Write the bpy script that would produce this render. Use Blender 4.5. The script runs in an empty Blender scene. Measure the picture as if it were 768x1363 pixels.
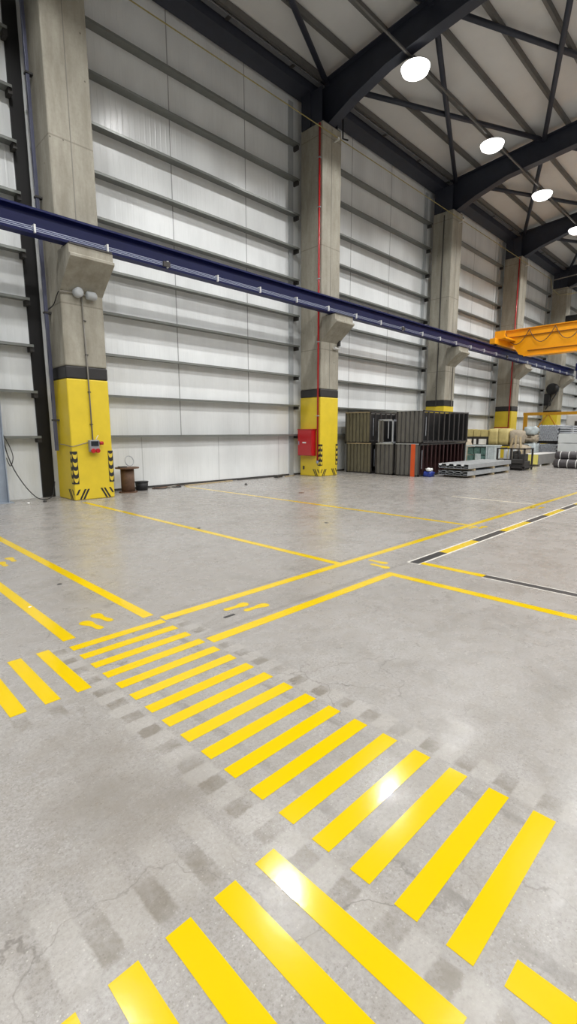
import bpy, math, random
from mathutils import Vector, Matrix
random.seed(7)
SC = bpy.context.scene
COL = SC.collection
V = Vector

# ------------------------------------------------------------------ materials
def lin(c):
    r = []
    for v in c:
        v /= 255.0
        r.append(v/12.92 if v <= 0.04045 else ((v+0.055)/1.055)**2.4)
    return (r[0], r[1], r[2], 1)

def new_mat(name):
    m = bpy.data.materials.new(name); m.use_nodes = True
    nt = m.node_tree
    b = nt.nodes['Principled BSDF']
    return m, nt, b

def mat(name, rgb, rough=0.5, metal=0.0, var=0.0, scale=3.0, bump=0.0, bscale=40.0, coat=0.0, spec=0.5, stretch=(1, 1, 1)):
    m, nt, b = new_mat(name)
    b.inputs['Roughness'].default_value = rough
    b.inputs['Metallic'].default_value = metal
    b.inputs['Specular IOR Level'].default_value = spec
    b.inputs['Coat Weight'].default_value = coat
    b.inputs['Coat Roughness'].default_value = 0.15
    c = lin(rgb)
    b.inputs['Base Color'].default_value = c
    geo = nt.nodes.new('ShaderNodeNewGeometry')
    mp = nt.nodes.new('ShaderNodeMapping'); mp.inputs['Scale'].default_value = stretch
    nt.links.new(geo.outputs['Position'], mp.inputs['Vector'])
    if var > 0:
        n = nt.nodes.new('ShaderNodeTexNoise'); n.inputs['Scale'].default_value = scale
        n.inputs['Detail'].default_value = 6; n.inputs['Roughness'].default_value = 0.62
        nt.links.new(mp.outputs[0], n.inputs['Vector'])
        r = nt.nodes.new('ShaderNodeValToRGB')
        r.color_ramp.elements[0].position = 0.3; r.color_ramp.elements[1].position = 0.7
        lo = [max(0, x*(1-var)) for x in c[:3]]; hi = [min(1, x*(1+var*0.7)) for x in c[:3]]
        r.color_ramp.elements[0].color = (*lo, 1); r.color_ramp.elements[1].color = (*hi, 1)
        nt.links.new(n.outputs['Fac'], r.inputs['Fac']); nt.links.new(r.outputs['Color'], b.inputs['Base Color'])
    if bump > 0:
        n2 = nt.nodes.new('ShaderNodeTexNoise'); n2.inputs['Scale'].default_value = bscale
        n2.inputs['Detail'].default_value = 4
        nt.links.new(mp.outputs[0], n2.inputs['Vector'])
        bp = nt.nodes.new('ShaderNodeBump'); bp.inputs['Strength'].default_value = bump; bp.inputs['Distance'].default_value = 0.01
        nt.links.new(n2.outputs['Fac'], bp.inputs['Height']); nt.links.new(bp.outputs[0], b.inputs['Normal'])
    return m

def emis(name, rgb, strength):
    m, nt, b = new_mat(name)
    b.inputs['Base Color'].default_value = lin(rgb)
    b.inputs['Emission Color'].default_value = lin(rgb)
    b.inputs['Emission Strength'].default_value = strength
    return m

class NB:
    """tiny node maths helper"""
    def __init__(s, nt): s.nt = nt
    def m(s, op, a, b=None, c=None, clamp=False):
        n = s.nt.nodes.new('ShaderNodeMath'); n.operation = op; n.use_clamp = clamp
        for i, v in enumerate((a, b, c)):
            if v is None: continue
            if isinstance(v, (int, float)): n.inputs[i].default_value = v
            else: s.nt.links.new(v, n.inputs[i])
        return n.outputs[0]
    def step(s, v, lo, hi, soft):       # 1 between lo and hi
        a = s.m('MULTIPLY', s.m('SUBTRACT', v, lo), 1/soft, clamp=True)
        b = s.m('MULTIPLY', s.m('SUBTRACT', hi, v), 1/soft, clamp=True)
        return s.m('MULTIPLY', a, b)
    def mix(s, f, a, b):
        n = s.nt.nodes.new('ShaderNodeMix'); n.data_type = 'RGBA'
        if isinstance(f, (int, float)): n.inputs[0].default_value = f
        else: s.nt.links.new(f, n.inputs[0])
        for k, v in ((6, a), (7, b)):
            if isinstance(v, tuple): n.inputs[k].default_value = v
            else: s.nt.links.new(v, n.inputs[k])
        return n.outputs[2]
    def noise(s, vec, scale, detail=5, rough=0.6, dist=0.0):
        n = s.nt.nodes.new('ShaderNodeTexNoise'); n.inputs['Scale'].default_value = scale
        n.inputs['Detail'].default_value = detail; n.inputs['Roughness'].default_value = rough
        n.inputs['Distortion'].default_value = dist
        s.nt.links.new(vec, n.inputs['Vector']); return n.outputs['Fac']
    def ramp(s, f, p0, p1, v0=0.0, v1=1.0):
        n = s.nt.nodes.new('ShaderNodeMapRange'); n.inputs[1].default_value = p0; n.inputs[2].default_value = p1
        n.inputs[3].default_value = v0; n.inputs[4].default_value = v1
        s.nt.links.new(f, n.inputs[0]); return n.outputs[0]

def floor_material():
    m, nt, b = new_mat('polished_concrete')
    N = NB(nt)
    geo = nt.nodes.new('ShaderNodeNewGeometry'); P = geo.outputs['Position']
    sp = nt.nodes.new('ShaderNodeSeparateXYZ'); nt.links.new(P, sp.inputs[0])
    X, Y = sp.outputs[0], sp.outputs[1]
    base = lin(FLOOR_A); dark = lin(FLOOR_B); light = lin(FLOOR_C)
    big = N.ramp(N.noise(P, 0.35, 4, 0.55), 0.38, 0.62)
    c = N.mix(big, base, light)
    med = N.ramp(N.noise(P, 1.6, 6, 0.7, 0.6), 0.5, 0.72)
    c = N.mix(N.m('MULTIPLY', med, 0.55), c, dark)
    fine = N.ramp(N.noise(P, 55, 6, 0.85), 0.42, 0.62)
    c = N.mix(N.m('MULTIPLY', fine, 0.7), c, dark)
    mot = N.ramp(N.noise(P, 7, 6, 0.75), 0.42, 0.66)
    c = N.mix(N.m('MULTIPLY', mot, 0.42), c, lin((140, 133, 122)))
    # aggregate flecks
    vo = nt.nodes.new('ShaderNodeTexVoronoi'); vo.inputs['Scale'].default_value = 110
    nt.links.new(P, vo.inputs['Vector'])
    sc = nt.nodes.new('ShaderNodeSeparateColor'); nt.links.new(vo.outputs['Color'], sc.inputs[0])
    fl_l = N.m('MULTIPLY', N.m('GREATER_THAN', sc.outputs[0], 0.93), N.m('LESS_THAN', vo.outputs['Distance'], 0.33))
    fl_d = N.m('MULTIPLY', N.m('LESS_THAN', sc.outputs[0], 0.12), N.m('LESS_THAN', vo.outputs['Distance'], 0.42))
    c = N.mix(N.m('MULTIPLY', fl_l, 0.28), c, lin((226, 222, 214)))
    c = N.mix(N.m('MULTIPLY', fl_d, 0.3), c, lin((96, 90, 84)))
    # marks left by old, lifted tape
    jag = N.m('MULTIPLY', N.m('SUBTRACT', N.noise(P, 30, 3, 0.6), 0.5), 0.025)
    Xj = N.m('ADD', X, jag); Yj = N.m('ADD', Y, jag)
    pa = N.m('FRACT', N.m('DIVIDE', N.m('SUBTRACT', Yj, 0.5), 0.2026))
    bars_a = N.step(pa, 0.0, 0.52, 0.06)
    yr = N.step(Y, 0.3, 3.9, 0.02)
    blot = N.ramp(N.noise(P, 5.3, 3, 0.6), 0.4, 0.62, 0.1, 1.0)
    gl = N.m('MULTIPLY', N.m('MULTIPLY', N.step(Xj, 1.17, 1.30, 0.01), bars_a), yr)
    gr = N.m('MULTIPLY', N.m('MULTIPLY', N.step(Xj, 2.20, 2.32, 0.01), bars_a), yr)
    pb = N.m('FRACT', N.m('DIVIDE', N.m('SUBTRACT', Xj, 0.08), 0.2017))
    bars_b = N.step(pb, 0.0, 0.48, 0.06)
    gb = N.m('MULTIPLY', N.m('MULTIPLY', N.step(Yj, 1.32, 1.55, 0.03), bars_b), N.step(X, -0.6, 1.1, 0.02))
    gb2 = N.m('MULTIPLY', N.m('MULTIPLY', N.step(Yj, 2.88, 3.06, 0.02), bars_b), N.step(X, -0.6, 1.1, 0.02))
    g = N.m('MAXIMUM', N.m('MAXIMUM', gl, gr), N.m('MAXIMUM', gb, gb2))
    c = N.mix(N.m('MULTIPLY', N.m('MULTIPLY', g, blot), 0.62), c, lin((112, 104, 90)))
    # light ghosts next to the dark ones
    inv = N.m('SUBTRACT', 1.0, bars_a)
    lg = N.m('MULTIPLY', N.m('MULTIPLY', N.m('MAXIMUM', N.step(Xj, 1.14, 1.33, 0.02), N.step(Xj, 2.18, 2.36, 0.02)), inv), yr)
    c = N.mix(N.m('MULTIPLY', lg, 0.25), c, lin((188, 184, 177)))
    invb = N.m('SUBTRACT', 1.0, bars_b)
    lgb = N.m('MULTIPLY', N.m('MULTIPLY', N.step(Yj, 1.3, 1.75, 0.08), invb), N.step(X, -0.6, 1.1, 0.02))
    c = N.mix(N.m('MULTIPLY', lgb, 0.25), c, lin((188, 184, 177)))
    # two long grey strips under the zebra bars
    s1 = N.m('MULTIPLY', N.m('MAXIMUM', N.step(Xj, 1.475, 1.545, 0.012), N.step(Xj, 2.03, 2.09, 0.012)), N.step(Y, -0.6, 3.85, 0.02))
    c = N.mix(N.m('MULTIPLY', N.m('MULTIPLY', s1, blot), 0.62), c, lin((120, 116, 110)))
    # worn dirty patch left of the crossing
    dx = N.m('MULTIPLY', N.m('SUBTRACT', X, 0.86), 2.2); dy = N.m('MULTIPLY', N.m('SUBTRACT', Y, 2.0), 1.1)
    d2 = N.m('ADD', N.m('MULTIPLY', dx, dx), N.m('MULTIPLY', dy, dy))
    patch = N.m('MULTIPLY', N.ramp(d2, 0.1, 1.0, 1.0, 0.0), N.ramp(N.noise(P, 2.6, 4, 0.6), 0.35, 0.6, 0.1, 1.0))
    c = N.mix(N.m('MULTIPLY', patch, 0.5), c, lin((128, 121, 112)))
    # dust edge strips beside the long yellow lines
    dl = N.m('MULTIPLY', N.m('MAXIMUM', N.step(Yj, 3.92, 3.98, 0.02), N.step(Yj, 3.24, 3.31, 0.02)), N.step(X, 2.2, 30, 0.02))
    c = N.mix(N.m('MULTIPLY', dl, 0.3), c, lin((110, 104, 98)))
    # cracks
    v3 = nt.nodes.new('ShaderNodeTexVoronoi'); v3.feature = 'DISTANCE_TO_EDGE'; v3.inputs['Scale'].default_value = 1.5
    wv = nt.nodes.new('ShaderNodeTexNoise'); wv.inputs['Scale'].default_value = 3.0; wv.inputs['Detail'].default_value = 5
    nt.links.new(P, wv.inputs['Vector'])
    ad = nt.nodes.new('ShaderNodeVectorMath'); ad.operation = 'MULTIPLY_ADD'
    nt.links.new(wv.outputs['Color'], ad.inputs[0]); ad.inputs[1].default_value = (0.5, 0.5, 0.5); nt.links.new(P, ad.inputs[2])
    nt.links.new(ad.outputs[0], v3.inputs['Vector'])
    cr = N.m('MULTIPLY', N.ramp(v3.outputs['Distance'], 0.002, 0.009, 1.0, 0.0), N.ramp(N.noise(P, 0.8, 2, 0.5), 0.46, 0.56))
    c = N.mix(N.m('MULTIPLY', cr, 0.5), c, lin((100, 94, 88)))
    # short scuffs running with the hall
    mp = nt.nodes.new('ShaderNodeMapping'); mp.inputs['Scale'].default_value = (0.7, 6, 1); mp.inputs['Rotation'].default_value = (0, 0, 0.5)
    nt.links.new(P, mp.inputs['Vector'])
    sf = N.ramp(N.noise(mp.outputs[0], 1.3, 7, 0.75), 0.6, 0.75)
    c = N.mix(N.m('MULTIPLY', sf, 0.25), c, lin((126, 120, 112)))
    nt.links.new(c, b.inputs['Base Color'])
    ro = N.ramp(N.noise(P, 3.0, 5, 0.7), 0.3, 0.7, FLOOR_R0, FLOOR_R1)
    nt.links.new(ro, b.inputs['Roughness'])
    b.inputs['Specular IOR Level'].default_value = 0.5
    bp = nt.nodes.new('ShaderNodeBump'); bp.inputs['Strength'].default_value = 0.12; bp.inputs['Distance'].default_value = 0.004
    nt.links.new(N.m('ADD', N.noise(P, 9, 5, 0.6), N.m('MULTIPLY', N.noise(P, 120, 3, 0.6), 0.25)), bp.inputs['Height']); nt.links.new(bp.outputs[0], b.inputs['Normal'])
    return m

def panel_material(name, rgb, axis=0, seam=2.9, off=8.8, ribs=0.17):
    m, nt, b = new_mat(name); N = NB(nt)
    geo = nt.nodes.new('ShaderNodeNewGeometry'); P = geo.outputs['Position']
    sp = nt.nodes.new('ShaderNodeSeparateXYZ'); nt.links.new(P, sp.inputs[0])
    U = sp.outputs[axis]; Z = sp.outputs[2]
    fr = N.m('FRACT', N.m('DIVIDE', N.m('SUBTRACT', U, off-0.02), seam))
    sm = N.m('LESS_THAN', fr, 0.035/seam)
    # the lowest sheet has its own joints
    fr2 = N.m('FRACT', N.m('DIVIDE', N.m('SUBTRACT', U, 7.37), seam))
    sm2 = N.m('LESS_THAN', fr2, 0.03/seam)
    low = N.m('LESS_THAN', Z, 1.6)
    sm = N.m('ADD', N.m('MULTIPLY', sm, N.m('SUBTRACT', 1.0, low)), N.m('MULTIPLY', N.m('MULTIPLY', sm2, low), 0.5))
    c0 = lin(rgb); c1 = tuple(x*0.86 for x in c0[:3]) + (1,)
    mp = nt.nodes.new('ShaderNodeMapping'); mp.inputs['Scale'].default_value = (1, 1, 0.3)
    nt.links.new(P, mp.inputs['Vector'])
    c = N.mix(N.ramp(N.noise(mp.outputs[0], 0.9, 5, 0.6), 0.4, 0.7), c0, c1)
    c = N.mix(N.m('MULTIPLY', sm, 0.6), c, lin((95, 97, 97)))
    nt.links.new(c, b.inputs['Base Color'])
    b.inputs['Roughness'].default_value = 0.27
    b.inputs['Specular IOR Level'].default_value = 0.5
    w = N.m('ABSOLUTE', N.m('SUBTRACT', N.m('FRACT', N.m('DIVIDE', U, ribs)), 0.5))
    w = N.m('MULTIPLY', N.m('SUBTRACT', w, 0.34), 12, clamp=True)
    h = N.m('SUBTRACT', N.m('MULTIPLY', w, 0.5), N.m('MULTIPLY', sm, 3.0))
    bp = nt.nodes.new('ShaderNodeBump'); bp.inputs['Strength'].default_value = 1.0; bp.inputs['Distance'].default_value = 0.005
    nt.links.new(h, bp.inputs['Height']); nt.links.new(bp.outputs[0], b.inputs['Normal'])
    return m

def concrete_material():
    m, nt, b = new_mat('column_concrete'); N = NB(nt)
    geo = nt.nodes.new('ShaderNodeNewGeometry'); P = geo.outputs['Position']
    mp = nt.nodes.new('ShaderNodeMapping'); mp.inputs['Scale'].default_value = (2.2, 2.2, 0.45)
    nt.links.new(P, mp.inputs['Vector'])
    a = N.ramp(N.noise(mp.outputs[0], 1.5, 6, 0.65), 0.35, 0.68)
    c = N.mix(a, lin((168, 164, 151)), lin((141, 136, 122)))
    f = N.ramp(N.noise(P, 14, 5, 0.7), 0.45, 0.75)
    c = N.mix(N.m('MULTIPLY', f, 0.3), c, lin((128, 122, 108)))
    sp = nt.nodes.new('ShaderNodeSeparateXYZ'); nt.links.new(P, sp.inputs[0])
    # casting joints every 3.6 m
    j = N.m('LESS_THAN', N.m('FRACT', N.m('DIVIDE', N.m('SUBTRACT', sp.outputs[2], 8.35), 3.6)), 0.009)
    c = N.mix(N.m('MULTIPLY', j, 0.4), c, lin((90, 84, 72)))
    vo = nt.nodes.new('ShaderNodeTexVoronoi'); vo.inputs['Scale'].default_value = 2.6; nt.links.new(P, vo.inputs['Vector'])
    h = N.m('LESS_THAN', vo.outputs['Distance'], 0.05)
    c = N.mix(N.m('MULTIPLY', h, 0.7), c, lin((70, 64, 54)))
    nt.links.new(c, b.inputs['Base Color']); b.inputs['Roughness'].default_value = 0.75
    bp = nt.nodes.new('ShaderNodeBump'); bp.inputs['Strength'].default_value = 0.25; bp.inputs['Distance'].default_value = 0.01
    nt.links.new(N.noise(P, 20, 5, 0.6), bp.inputs['Height']); nt.links.new(bp.outputs[0], b.inputs['Normal'])
    return m

def tape_material():
    m, nt, b = new_mat('yellow_floor_tape'); N = NB(nt)
    geo = nt.nodes.new('ShaderNodeNewGeometry'); P = geo.outputs['Position']
    f = N.ramp(N.noise(P, 60, 4, 0.7), 0.6, 0.8)
    c = N.mix(N.m('MULTIPLY', f, 0.12), lin(TAPE), lin((215, 185, 30)))
    nt.links.new(c, b.inputs['Base Color'])
    b.inputs['Roughness'].default_value = 0.13
    b.inputs['Specular IOR Level'].default_value = 0.45
    bp = nt.nodes.new('ShaderNodeBump'); bp.inputs['Strength'].default_value = 0.08; bp.inputs['Distance'].default_value = 0.003
    nt.links.new(N.noise(P, 18, 4, 0.6), bp.inputs['Height']); nt.links.new(bp.outputs[0], b.inputs['Normal'])
    return m

FLOOR_A = (164, 160, 156); FLOOR_B = (128, 124, 118); FLOOR_C = (174, 171, 168)
FLOOR_R0, FLOOR_R1 = 0.18, 0.38
TAPE = (221, 188, 0)
M = {}
M['floor'] = floor_material()
M['wall'] = panel_material('wall_panel', (236, 239, 239))
M['gable'] = panel_material('gable_panel', (226, 230, 229), axis=1)
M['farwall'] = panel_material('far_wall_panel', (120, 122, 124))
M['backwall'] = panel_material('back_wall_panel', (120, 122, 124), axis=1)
M['ceil'] = mat('roof_panel', (214, 214, 212), 0.55, var=0.04, scale=1.2)
M['conc'] = concrete_material()
M['tape'] = tape_material()
M['tape_k'] = mat('black_tape', (44, 42, 42), 0.4, var=0.2, scale=20)
M['tape_w'] = mat('pale_line', (214, 206, 184), 0.5, var=0.15, scale=9)
M['tape_b'] = mat('tape_border', (214, 210, 200), 0.5, var=0.2, scale=15)
M['colyel'] = mat('column_yellow_paint', (220, 193, 46), 0.42, var=0.06, scale=3, bump=0.08, bscale=25)
M['colblk'] = mat('column_black_paint', (38, 36, 36), 0.5, var=0.2, scale=5)
M['girt'] = mat('galvanised_girt', (126, 129, 125), 0.38, metal=0.3, var=0.12, scale=2.5)
M['clip'] = mat('dark_clip', (58, 56, 54), 0.6)
M['trim'] = mat('pale_trim', (176, 180, 182), 0.45, var=0.06)
M['raft'] = mat('anthracite_steel', (46, 50, 62), 0.5, var=0.15, scale=3)
M['purl'] = mat('purlin_steel', (100, 99, 96), 0.5, var=0.1)
M['tray'] = mat('cable_tray_steel', (120, 122, 126), 0.45, metal=0.3)
M['blue'] = mat('navy_paint', (13, 22, 74), 0.45, var=0.1, scale=2, spec=0.25)
M['rail'] = mat('conductor_rail', (150, 158, 178), 0.35, metal=0.4)
M['white'] = mat('white_plastic', (225, 225, 222), 0.4)
M['orange'] = mat('crane_orange', (250, 168, 10), 0.4, var=0.05, coat=0.2)
M['orangedk'] = mat('crane_ledge', (150, 92, 20), 0.5)
M['mustard'] = mat('mustard_paint', (204, 150, 26), 0.45, var=0.1)
M['red'] = mat('red_paint', (176, 22, 28), 0.35, var=0.06, coat=0.3)
M['black'] = mat('black_steel', (17, 16, 17), 0.5, var=0.2)
M['bluegrey'] = mat('bluegrey_steel', (84, 87, 108), 0.4, metal=0.2, var=0.1)
M['postgrey'] = mat('pale_blue_steel', (150, 160, 172), 0.45, var=0.1)
M['ypipe'] = mat('yellow_pipe_paint', (158, 144, 84), 0.45)
M['conduit'] = mat('grey_conduit', (128, 124, 116), 0.5)
M['lens'] = emis('lamp_glow', (255, 253, 248), 4.5)
M['alu'] = mat('lamp_housing', (70, 72, 76), 0.5, metal=0.4)
M['corr_a'] = mat('corrugated_olive_grey', (104, 99, 80), 0.55, var=0.25, scale=6, stretch=(1, 1, 0.4))
M['corr_b'] = mat('corrugated_grey', (96, 94, 90), 0.55, var=0.25, scale=6, stretch=(1, 1, 0.4))
M['framek'] = mat('dark_frame_steel', (52, 49, 48), 0.55, var=0.25, scale=6)
M['maroon'] = mat('dark_maroon_steel', (56, 28, 28), 0.55, var=0.3, scale=6)
M['orangestrip'] = mat('orange_strip', (214, 84, 34), 0.45, var=0.1)
M['galv'] = mat('galvanised_sheet', (176, 180, 182), 0.38, metal=0.35, var=0.1)
M['galvd'] = mat('galvanised_tube', (168, 172, 178), 0.4, metal=0.1, var=0.25, scale=8)
M['wood'] = mat('pale_timber', (176, 158, 124), 0.7, var=0.2, scale=8)
M['wooddk'] = mat('brown_drum', (104, 78, 60), 0.65, var=0.35, scale=9)
M['card'] = mat('yellowish_wrap', (206, 190, 128), 0.55, var=0.15, scale=5, bump=0.3, bscale=9)
M['cream'] = mat('yellow_foam', (226, 214, 112), 0.6, var=0.06)
M['greyfoam'] = mat('grey_foam_side', (132, 132, 130), 0.6, var=0.12)
M['film'] = mat('clear_film', (190, 200, 202), 0.25, var=0.2, scale=6, bump=0.5, bscale=12)
M['green'] = mat('green_boxes', (92, 124, 118), 0.45, var=0.5, scale=9)
M['bag'] = mat('beige_bag', (178, 166, 146), 0.7, var=0.25, scale=5, bump=0.5, bscale=8)
M['roll'] = mat('dark_roll_wrap', (72, 68, 70), 0.5, var=0.2, scale=6)
M['blueplastic'] = mat('blue_tarp', (38, 58, 140), 0.4, var=0.25, scale=8)
M['whitepanel'] = mat('white_panel', (206, 210, 210), 0.4, var=0.05)
M['glass'] = mat('dark_window_glass', (40, 44, 48), 0.1)
M['rubber'] = mat('black_rubber', (30, 30, 32), 0.6)
M['meshgrey'] = mat('grey_plastic_sheet', (140, 142, 146), 0.45)
M['jack'] = mat('hazard_yellow', (214, 188, 60), 0.45)

# ------------------------------------------------------------------ mesh helpers
WL = {}          # world location of every object built
class MB:
    def __init__(s): s.v = []; s.f = []; s.smooth = False
    def box(s, x0, x1, y0, y1, z0, z1):
        n = len(s.v)
        s.v += [(x, y, z) for z in (z0, z1) for y in (y0, y1) for x in (x0, x1)]
        s.f += [tuple(n+i for i in q) for q in ((0, 2, 3, 1), (4, 5, 7, 6), (0, 1, 5, 4), (2, 6, 7, 3), (0, 4, 6, 2), (1, 3, 7, 5))]
        return s
    def prism(s, poly, axis, a, b):
        """poly: 2D points in the two other axes (order x,y,z without axis)"""
        n = len(s.v); k = len(poly)
        for t in (a, b):
            for p in poly:
                q = list(p); q.insert(axis, t); s.v.append(tuple(q))
        s.f.append(tuple(n+i for i in range(k))); s.f.append(tuple(n+k+i for i in reversed(range(k))))
        for i in range(k):
            j = (i+1) % k
            s.f.append((n+i, n+k+i, n+k+j, n+j))
        return s
    def bar(s, p, q, w, h=None, up=(0, 0, 1)):
        h = h or w; p = V(p); q = V(q); d = (q-p).normalized(); u = V(up)
        if abs(d.dot(u)) > 0.98: u = V((0, 1, 0))
        r = d.cross(u).normalized(); u = r.cross(d).normalized(); n = len(s.v)
        for c in (p, q):
            for a, b in ((-1, -1), (1, -1), (1, 1), (-1, 1)):
                s.v.append(tuple(c + r*a*w/2 + u*b*h/2))
        s.f += [tuple(n+i for i in t) for t in ((3, 2, 1, 0), (4, 5, 6, 7), (0, 1, 5, 4), (1, 2, 6, 5), (2, 3, 7, 6), (3, 0, 4, 7))]
        return s
    def tube(s, pts, r, seg=8, caps=True):
        pts = [V(p) for p in pts]; n = len(s.v); prev = None
        for i, p in enumerate(pts):
            d = (pts[min(i+1, len(pts)-1)] - pts[max(i-1, 0)]).normalized()
            if prev is None:
                u = V((0, 0, 1)) if abs(d.z) < 0.9 else V((1, 0, 0))
            else: u = prev
            a = d.cross(u).normalized(); u = a.cross(d).normalized(); prev = u
            rr = r[i] if isinstance(r, (list, tuple)) else r
            for k in range(seg):
                t = 2*math.pi*k/seg
                s.v.append(tuple(p + a*math.cos(t)*rr + u*math.sin(t)*rr))
        for i in range(len(pts)-1):
            for k in range(seg):
                k2 = (k+1) % seg
                s.f.append((n+i*seg+k, n+i*seg+k2, n+(i+1)*seg+k2, n+(i+1)*seg+k))
        if caps:
            s.f.append(tuple(n+k for k in reversed(range(seg)))); e = n+(len(pts)-1)*seg
            s.f.append(tuple(e+k for k in range(seg)))
        return s
    def lathe(s, c, prof, seg=24, axis='z'):
        """prof: list of (radius, height)"""
        n = len(s.v)
        for r, h in prof:
            for k in range(seg):
                t = 2*math.pi*k/seg
                a, b = r*math.cos(t), r*math.sin(t)
                if axis == 'z': s.v.append((c[0]+a, c[1]+b, c[2]+h))
                elif axis == 'y': s.v.append((c[0]+a, c[1]+h, c[2]+b))
                else: s.v.append((c[0]+h, c[1]+a, c[2]+b))
        for i in range(len(prof)-1):
            for k in range(seg):
                k2 = (k+1) % seg
                s.f.append((n+i*seg+k, n+i*seg+k2, n+(i+1)*seg+k2, n+(i+1)*seg+k))
        s.f.append(tuple(n+k for k in reversed(range(seg)))); e = n+(len(prof)-1)*seg
        s.f.append(tuple(e+k for k in range(seg)))
        return s
    def build(s, name, m, parent=None, bevel=0.0, smooth=False):
        xs = [p[0] for p in s.v]; ys = [p[1] for p in s.v]; zs = [p[2] for p in s.v]
        o = V(((min(xs)+max(xs))/2, (min(ys)+max(ys))/2, min(zs)))
        me = bpy.data.meshes.new(name)
        me.from_pydata([tuple(V(p)-o) for p in s.v], [], s.f)
        import bmesh
        bm = bmesh.new(); bm.from_mesh(me); bmesh.ops.recalc_face_normals(bm, faces=bm.faces); bm.to_mesh(me); bm.free()
        me.materials.append(m)
        if smooth:
            for p in me.polygons: p.use_smooth = len(p.vertices) == 4
        ob = bpy.data.objects.new(name, me); COL.objects.link(ob)
        WL[ob] = o
        if parent is not None:
            ob.parent = parent; ob.location = o - WL[parent]
        else: ob.location = o
        if bevel > 0:
            b = ob.modifiers.new('bevel', 'BEVEL'); b.width = bevel; b.segments = 2; b.limit_method = 'ANGLE'
        return ob

def tag(o, label, cat, group=None, kind=None):
    o['label'] = label; o['category'] = cat
    if group: o['group'] = group
    if kind: o['kind'] = kind
    return o
def thing(name, label, cat, loc, group=None):
    o = bpy.data.objects.new(name, None); COL.objects.link(o); o.location = loc; o.empty_display_size = 0.2
    WL[o] = V(loc)
    return tag(o, label, cat, group)
def dup(root, delta, label, group=None):
    delta = V(delta)
    r = root.copy(); COL.objects.link(r); r.location = root.location + delta; WL[r] = WL[root] + delta
    r['label'] = label
    if group: r['group'] = group
    for ch in list(root.children):
        c = ch.copy(); COL.objects.link(c); c.parent = r; WL[c] = WL.get(ch, V((0, 0, 0))) + delta
        for g in list(ch.children):
            d = g.copy(); COL.objects.link(d); d.parent = c
    return r
def struct(o):
    o['kind'] = 'structure'; return o
ORD = ['first', 'second', 'third', 'fourth', 'fifth', 'sixth', 'seventh', 'eighth', 'ninth', 'tenth', 'eleventh', 'twelfth',
       'thirteenth', 'fourteenth', 'fifteenth', 'sixteenth', 'seventeenth', 'eighteenth']

# ------------------------------------------------------------------ camera
CAM = V((0, 0, 1.7))
F_PX = 644.3; PITCH = math.radians(9.3456); YAW = math.radians(45.066); ROLL = math.radians(-0.147)
fwd = V((math.cos(YAW)*math.cos(PITCH), math.sin(YAW)*math.cos(PITCH), -math.sin(PITCH)))
r0 = V((math.sin(YAW), -math.cos(YAW), 0)); u0 = r0.cross(fwd)
rt = r0*math.cos(ROLL) + u0*math.sin(ROLL); up = -r0*math.sin(ROLL) + u0*math.cos(ROLL)
cd = bpy.data.cameras.new('camera'); cam = bpy.data.objects.new('camera', cd); COL.objects.link(cam)
cam.matrix_world = Matrix(((rt.x, up.x, -fwd.x, CAM.x), (rt.y, up.y, -fwd.y, CAM.y), (rt.z, up.z, -fwd.z, CAM.z), (0, 0, 0, 1)))
cd.sensor_fit = 'HORIZONTAL'; cd.sensor_width = 36; cd.lens = F_PX/768*36; cd.clip_start = 0.05; cd.clip_end = 300
SC.camera = cam

# ------------------------------------------------------------------ room shell
XA, XB, YA, YB = -14.0, 51.0, -16.0, 13.75
def ceil_z(y): return 14.12 + 0.08*(12.4 - y) if y > -1.1 else 14.12 + 0.08*13.5 - 0.08*(-1.1 - y)
struct(MB().box(XA-.2, XB+.2, YA-.2, YB+.2, -0.2, 0).build('floor', M['floor']))
struct(MB().box(XA-.2, XB+.2, YB, YB+.15, 0, 14.05).build('wall_left', M['wall']))
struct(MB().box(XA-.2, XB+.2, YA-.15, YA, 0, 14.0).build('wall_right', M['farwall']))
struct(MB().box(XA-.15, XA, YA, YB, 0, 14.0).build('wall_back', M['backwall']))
struct(MB().box(XB, XB+.15, YA, YB, 0, 14.0).build('wall_front', M['gable']))
cb = MB()
cb.prism([(YB+.15, ceil_z(YB)), (-1.1, ceil_z(-1.1)), (YA-.15, ceil_z(YA)), (YA-.15, ceil_z(YA)+.12), (-1.1, ceil_z(-1.1)+.12), (YB+.15, ceil_z(YB)+.12)], 0, XA-.2, XB+.2)
struct(cb.build('ceiling', M['ceil']))

CX = [4.76, 14.1, 23.72, 32.72, 41.9]; CW = 1.04; CY0, CY1 = 12.4, 13.45
COLNAME = ['nearest', 'second', 'third', 'fourth', 'fifth']
# thin edge trims where the sheets meet the columns
for i, x in enumerate(CX[1:]):
    struct(MB().box(x-.36, x-.14, 13.70, 13.75, 0, 13.4).build('trim_%d' % (i+1), M['trim']))
struct(MB().box(CX[0]+CW, CX[-1], 13.72, 13.75, 0, 0.06).build('baseboard_left', M['clip']))

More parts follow.
